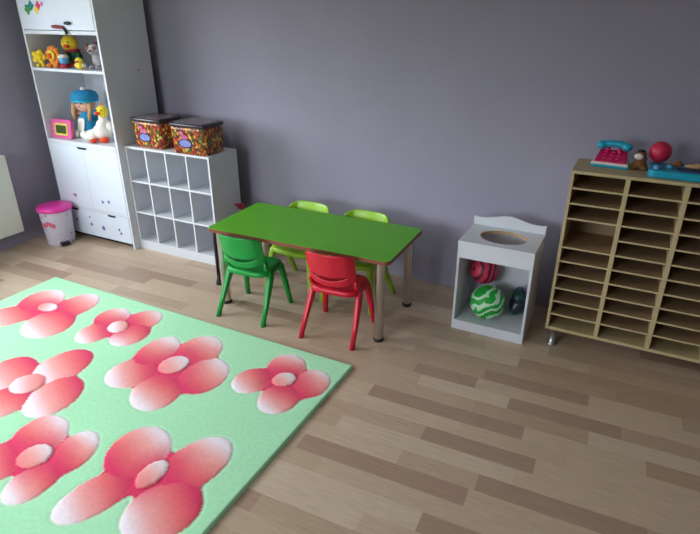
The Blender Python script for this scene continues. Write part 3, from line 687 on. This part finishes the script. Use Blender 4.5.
obj('tuft', tube(B(), [(.045, -.01, .268), (.050, -.012, .286), (.058, -.014, .298)], [.012, .008, .003]), 'orange', h, True)
for sx in (-1, 1):
    obj('eye', ell(B(), (.045+sx*.020, -.050, .245), (.006, .005, .007), 10), 'black', h, True)
obj('foot', ell(B(), (.055, -.055, .022), (.034, .038, .020)), 'deeporange', r, True)
obj('foot', ell(B(), (-.02, -.085, .018), (.026, .034, .016)), 'deeporange', r, True)

# ------------------------------------------------------------ pedal bin
r = thing('pedal_bin', 'small printed pedal bin with bright pink lid between radiator and cabinet', 'bin', (-4.15, 2.732, 0), math.radians(66))
obj('body', lathe(B(), [(.100, 0), (.106, .004), (.124, .30)], seg=40), 'binprint', r, True, bevel=.002)
l = obj('lid', lathe(B(), [(.128, .285), (.134, .289), (.136, .308), (.128, .320), (.095, .326), (.03, .328)], seg=40), 'pink', r, True)
obj('hinge', bx(-.03, .03, .122, .138, .283, .305), 'pink', l, bevel=.003)
p = obj('pedal', bx(-.036, .036, -.145, -.085, .008, .034), 'black', r, bevel=.006)
bm = B()
for k in range(5):
    a0 = -PI/2-math.radians(45)-.35+.17*k
    f = lambda u, v, w, a0=a0: ((.1205+w-.015*(.23-v)/.23)*math.cos(a0+u/.12), (.1205+w-.016*(.23-v)/.23)*math.sin(a0+u/.12), v)
    prism(bm, [(.013*math.cos(q), .20-.012*abs(k-2)+.020*math.sin(q)) for q in [2*PI*i/10 for i in range(10)]], .004, f)
o = obj('flower_print', bm, 'redprint', r); o['label'] = 'row of printed pink flowers under the lid'; o['kind'] = 'stuff'

# ------------------------------------------------------------ radiator
r = thing('radiator', 'white panel radiator on the left wall under the window', 'radiator', (XL, 1.75, 0))
fx = .125; y0, y1 = -.95, .78
obj('front_panel', bx(fx-.022, fx, y0, y1, .135, .75), 'ivory', r, bevel=.006)
obj('rear_panel', bx(.04, .06, y0+.01, y1-.01, .145, .74), 'ivory', r, bevel=.004)
bm = B(); box(bm, .04, fx-.022, y0, y0+.006, .15, .745); box(bm, .04, fx-.022, y1-.006, y1, .15, .745); obj('side_cover', bm, 'ivory', r)
bm = B(); box(bm, .038, fx, y0, y1, .75, .756)
obj('top_grille', bm, 'glasswhite', r, bevel=.002)
for y in (y0+.25, y1-.25): obj('bracket', bx(.002, .04, y-.02, y+.02, .2, .7), 'ivory', r)
p = obj('pipe', tube(B(), [(.07, y1-.6, .15), (.07, y1-.6, .10), (.07, y1-.6, 0)], .009), 'ivory', r, True)
v = obj('valve', lathe(B(), [(.014, 0), (.016, .02), (.010, .03)], (.07, y1-.6, .09)), 'glasswhite', p, True)

# ------------------------------------------------------------ things between cubby shelf and table
r = thing('potted_plant', 'dark potted plant with a crimson bloom in the gap behind the play table', 'plant', (-2.49, 3.2, 0))
pt = obj('pot', lathe(B(), [(.062, 0), (.066, .004), (.085, .15), (.09, .152), (.09, .165), (.08, .165)], seg=28), 'pot', r, True)
obj('soil', lathe(B(), [(.078, .150), (.076, .1665)], seg=28), 'soil', pt)
bm = B(); rr = random.Random(5)
for k in range(5): tube(bm, [(.01*k-.02, 0, .16), (.02*k-.04, .01*(k-2), .28), (.035*(k-2)*.8-.02, .02*(k-2), .36+.01*k)], [.005, .004, .003], 6)
obj('stem', bm, 'leaf', r, True)
bm = B()
for k in range(34):
    a = rr.uniform(0, 2*PI); z = rr.uniform(.24, .42); ln = rr.uniform(.04, .07); rad = rr.uniform(.01, .05)
    rot = Matrix.Rotation(a, 4, 'Z') @ Matrix.Rotation(rr.uniform(-.6, .4), 4, 'Y')
    ell(bm, (rad*math.cos(a), rad*math.sin(a)*.8, z), (ln*.75, .014, .003), 8, rot)
o = obj('foliage', bm, 'leaf', r, True); o['kind'] = 'stuff'
bm = B()
for k in range(9):
    a = 2*PI*k/9; ell(bm, (-.075+.024*math.cos(a), -.045+.018*math.sin(a), .43+.012*math.sin(2*a)), (.026, .012, .010), 10, Matrix.Rotation(a, 4, 'Z'))
ell(bm, (-.075, -.045, .435), (.018, .018, .016), 12)
obj('bloom', bm, 'darkred', r, True)
r = thing('rubber_tipped_pole', 'thin black pole with a flared foot, upright between cubby shelf and table', 'pole', (-2.445, 2.705, 0))
obj('shaft', lathe(B(), [(.013, .03), (.013, .36), (.010, .40)], seg=16), 'black', r, True)
obj('flared_foot', lathe(B(), [(.024, 0), (.024, .012), (.015, .04), (.011, .11)], seg=20), 'black', r, True)

# ------------------------------------------------------------ camera, daylight
cd = bpy.data.cameras.new('camera'); cam = bpy.data.objects.new('camera', cd); C.objects.link(cam)
cd.sensor_width = 36; cd.lens = F/700*36; cd.clip_start = .05
cam.location = (0, 0, CAM_H)
R3 = Matrix((tuple(rt), tuple(up), tuple(-fw))).transposed(); cam.rotation_euler = R3.to_euler()
bpy.context.scene.camera = cam
def portal(name, loc, rot, sx, sy):
    ld = bpy.data.lights.new(name, 'AREA'); ld.shape = 'RECTANGLE'; ld.size = sx; ld.size_y = sy; ld.cycles.is_portal = True
    o = bpy.data.objects.new(name, ld); C.objects.link(o); o.location = loc; o.rotation_euler = rot; return o
portal('window_portal', (XL-.10, (WY0+WY1)/2, (WZ0+WZ1)/2), (0, -PI/2, 0), WZ1-WZ0-.1, WY1-WY0-.1)
portal('window_portal', ((FX0+FX1)/2, YF-.10, (WZ0+WZ1)/2), (PI/2, 0, 0), FX1-FX0-.1, WZ1-WZ0-.1)
wd = bpy.data.worlds.new('sky'); bpy.context.scene.world = wd; wd.use_nodes = True
nt = wd.node_tree; bg = nt.nodes['Background']; tc = nt.nodes.new('ShaderNodeTexCoord'); sep = nt.nodes.new('ShaderNodeSeparateXYZ'); rp = nt.nodes.new('ShaderNodeValToRGB')
nt.links.new(tc.outputs['Generated'], sep.inputs[0]); nt.links.new(sep.outputs['Z'], rp.inputs['Fac']); nt.links.new(rp.outputs['Color'], bg.inputs['Color'])
rp.color_ramp.elements[0].position = 0; rp.color_ramp.elements[0].color = (.10, .10, .09, 1)      # ground and houses
rp.color_ramp.elements[1].position = .16; rp.color_ramp.elements[1].color = (.86, .94, 1, 1)      # overcast sky
bg.inputs['Strength'].default_value = 11
sc = bpy.context.scene
sc.view_settings.view_transform = 'Standard'; sc.view_settings.look = 'None'; sc.view_settings.gamma = 1; sc.view_settings.use_curve_mapping = False
sc.view_settings.exposure = 0.6
sc.cycles.use_denoising = True; sc.cycles.max_bounces = 8; sc.cycles.diffuse_bounces = 5
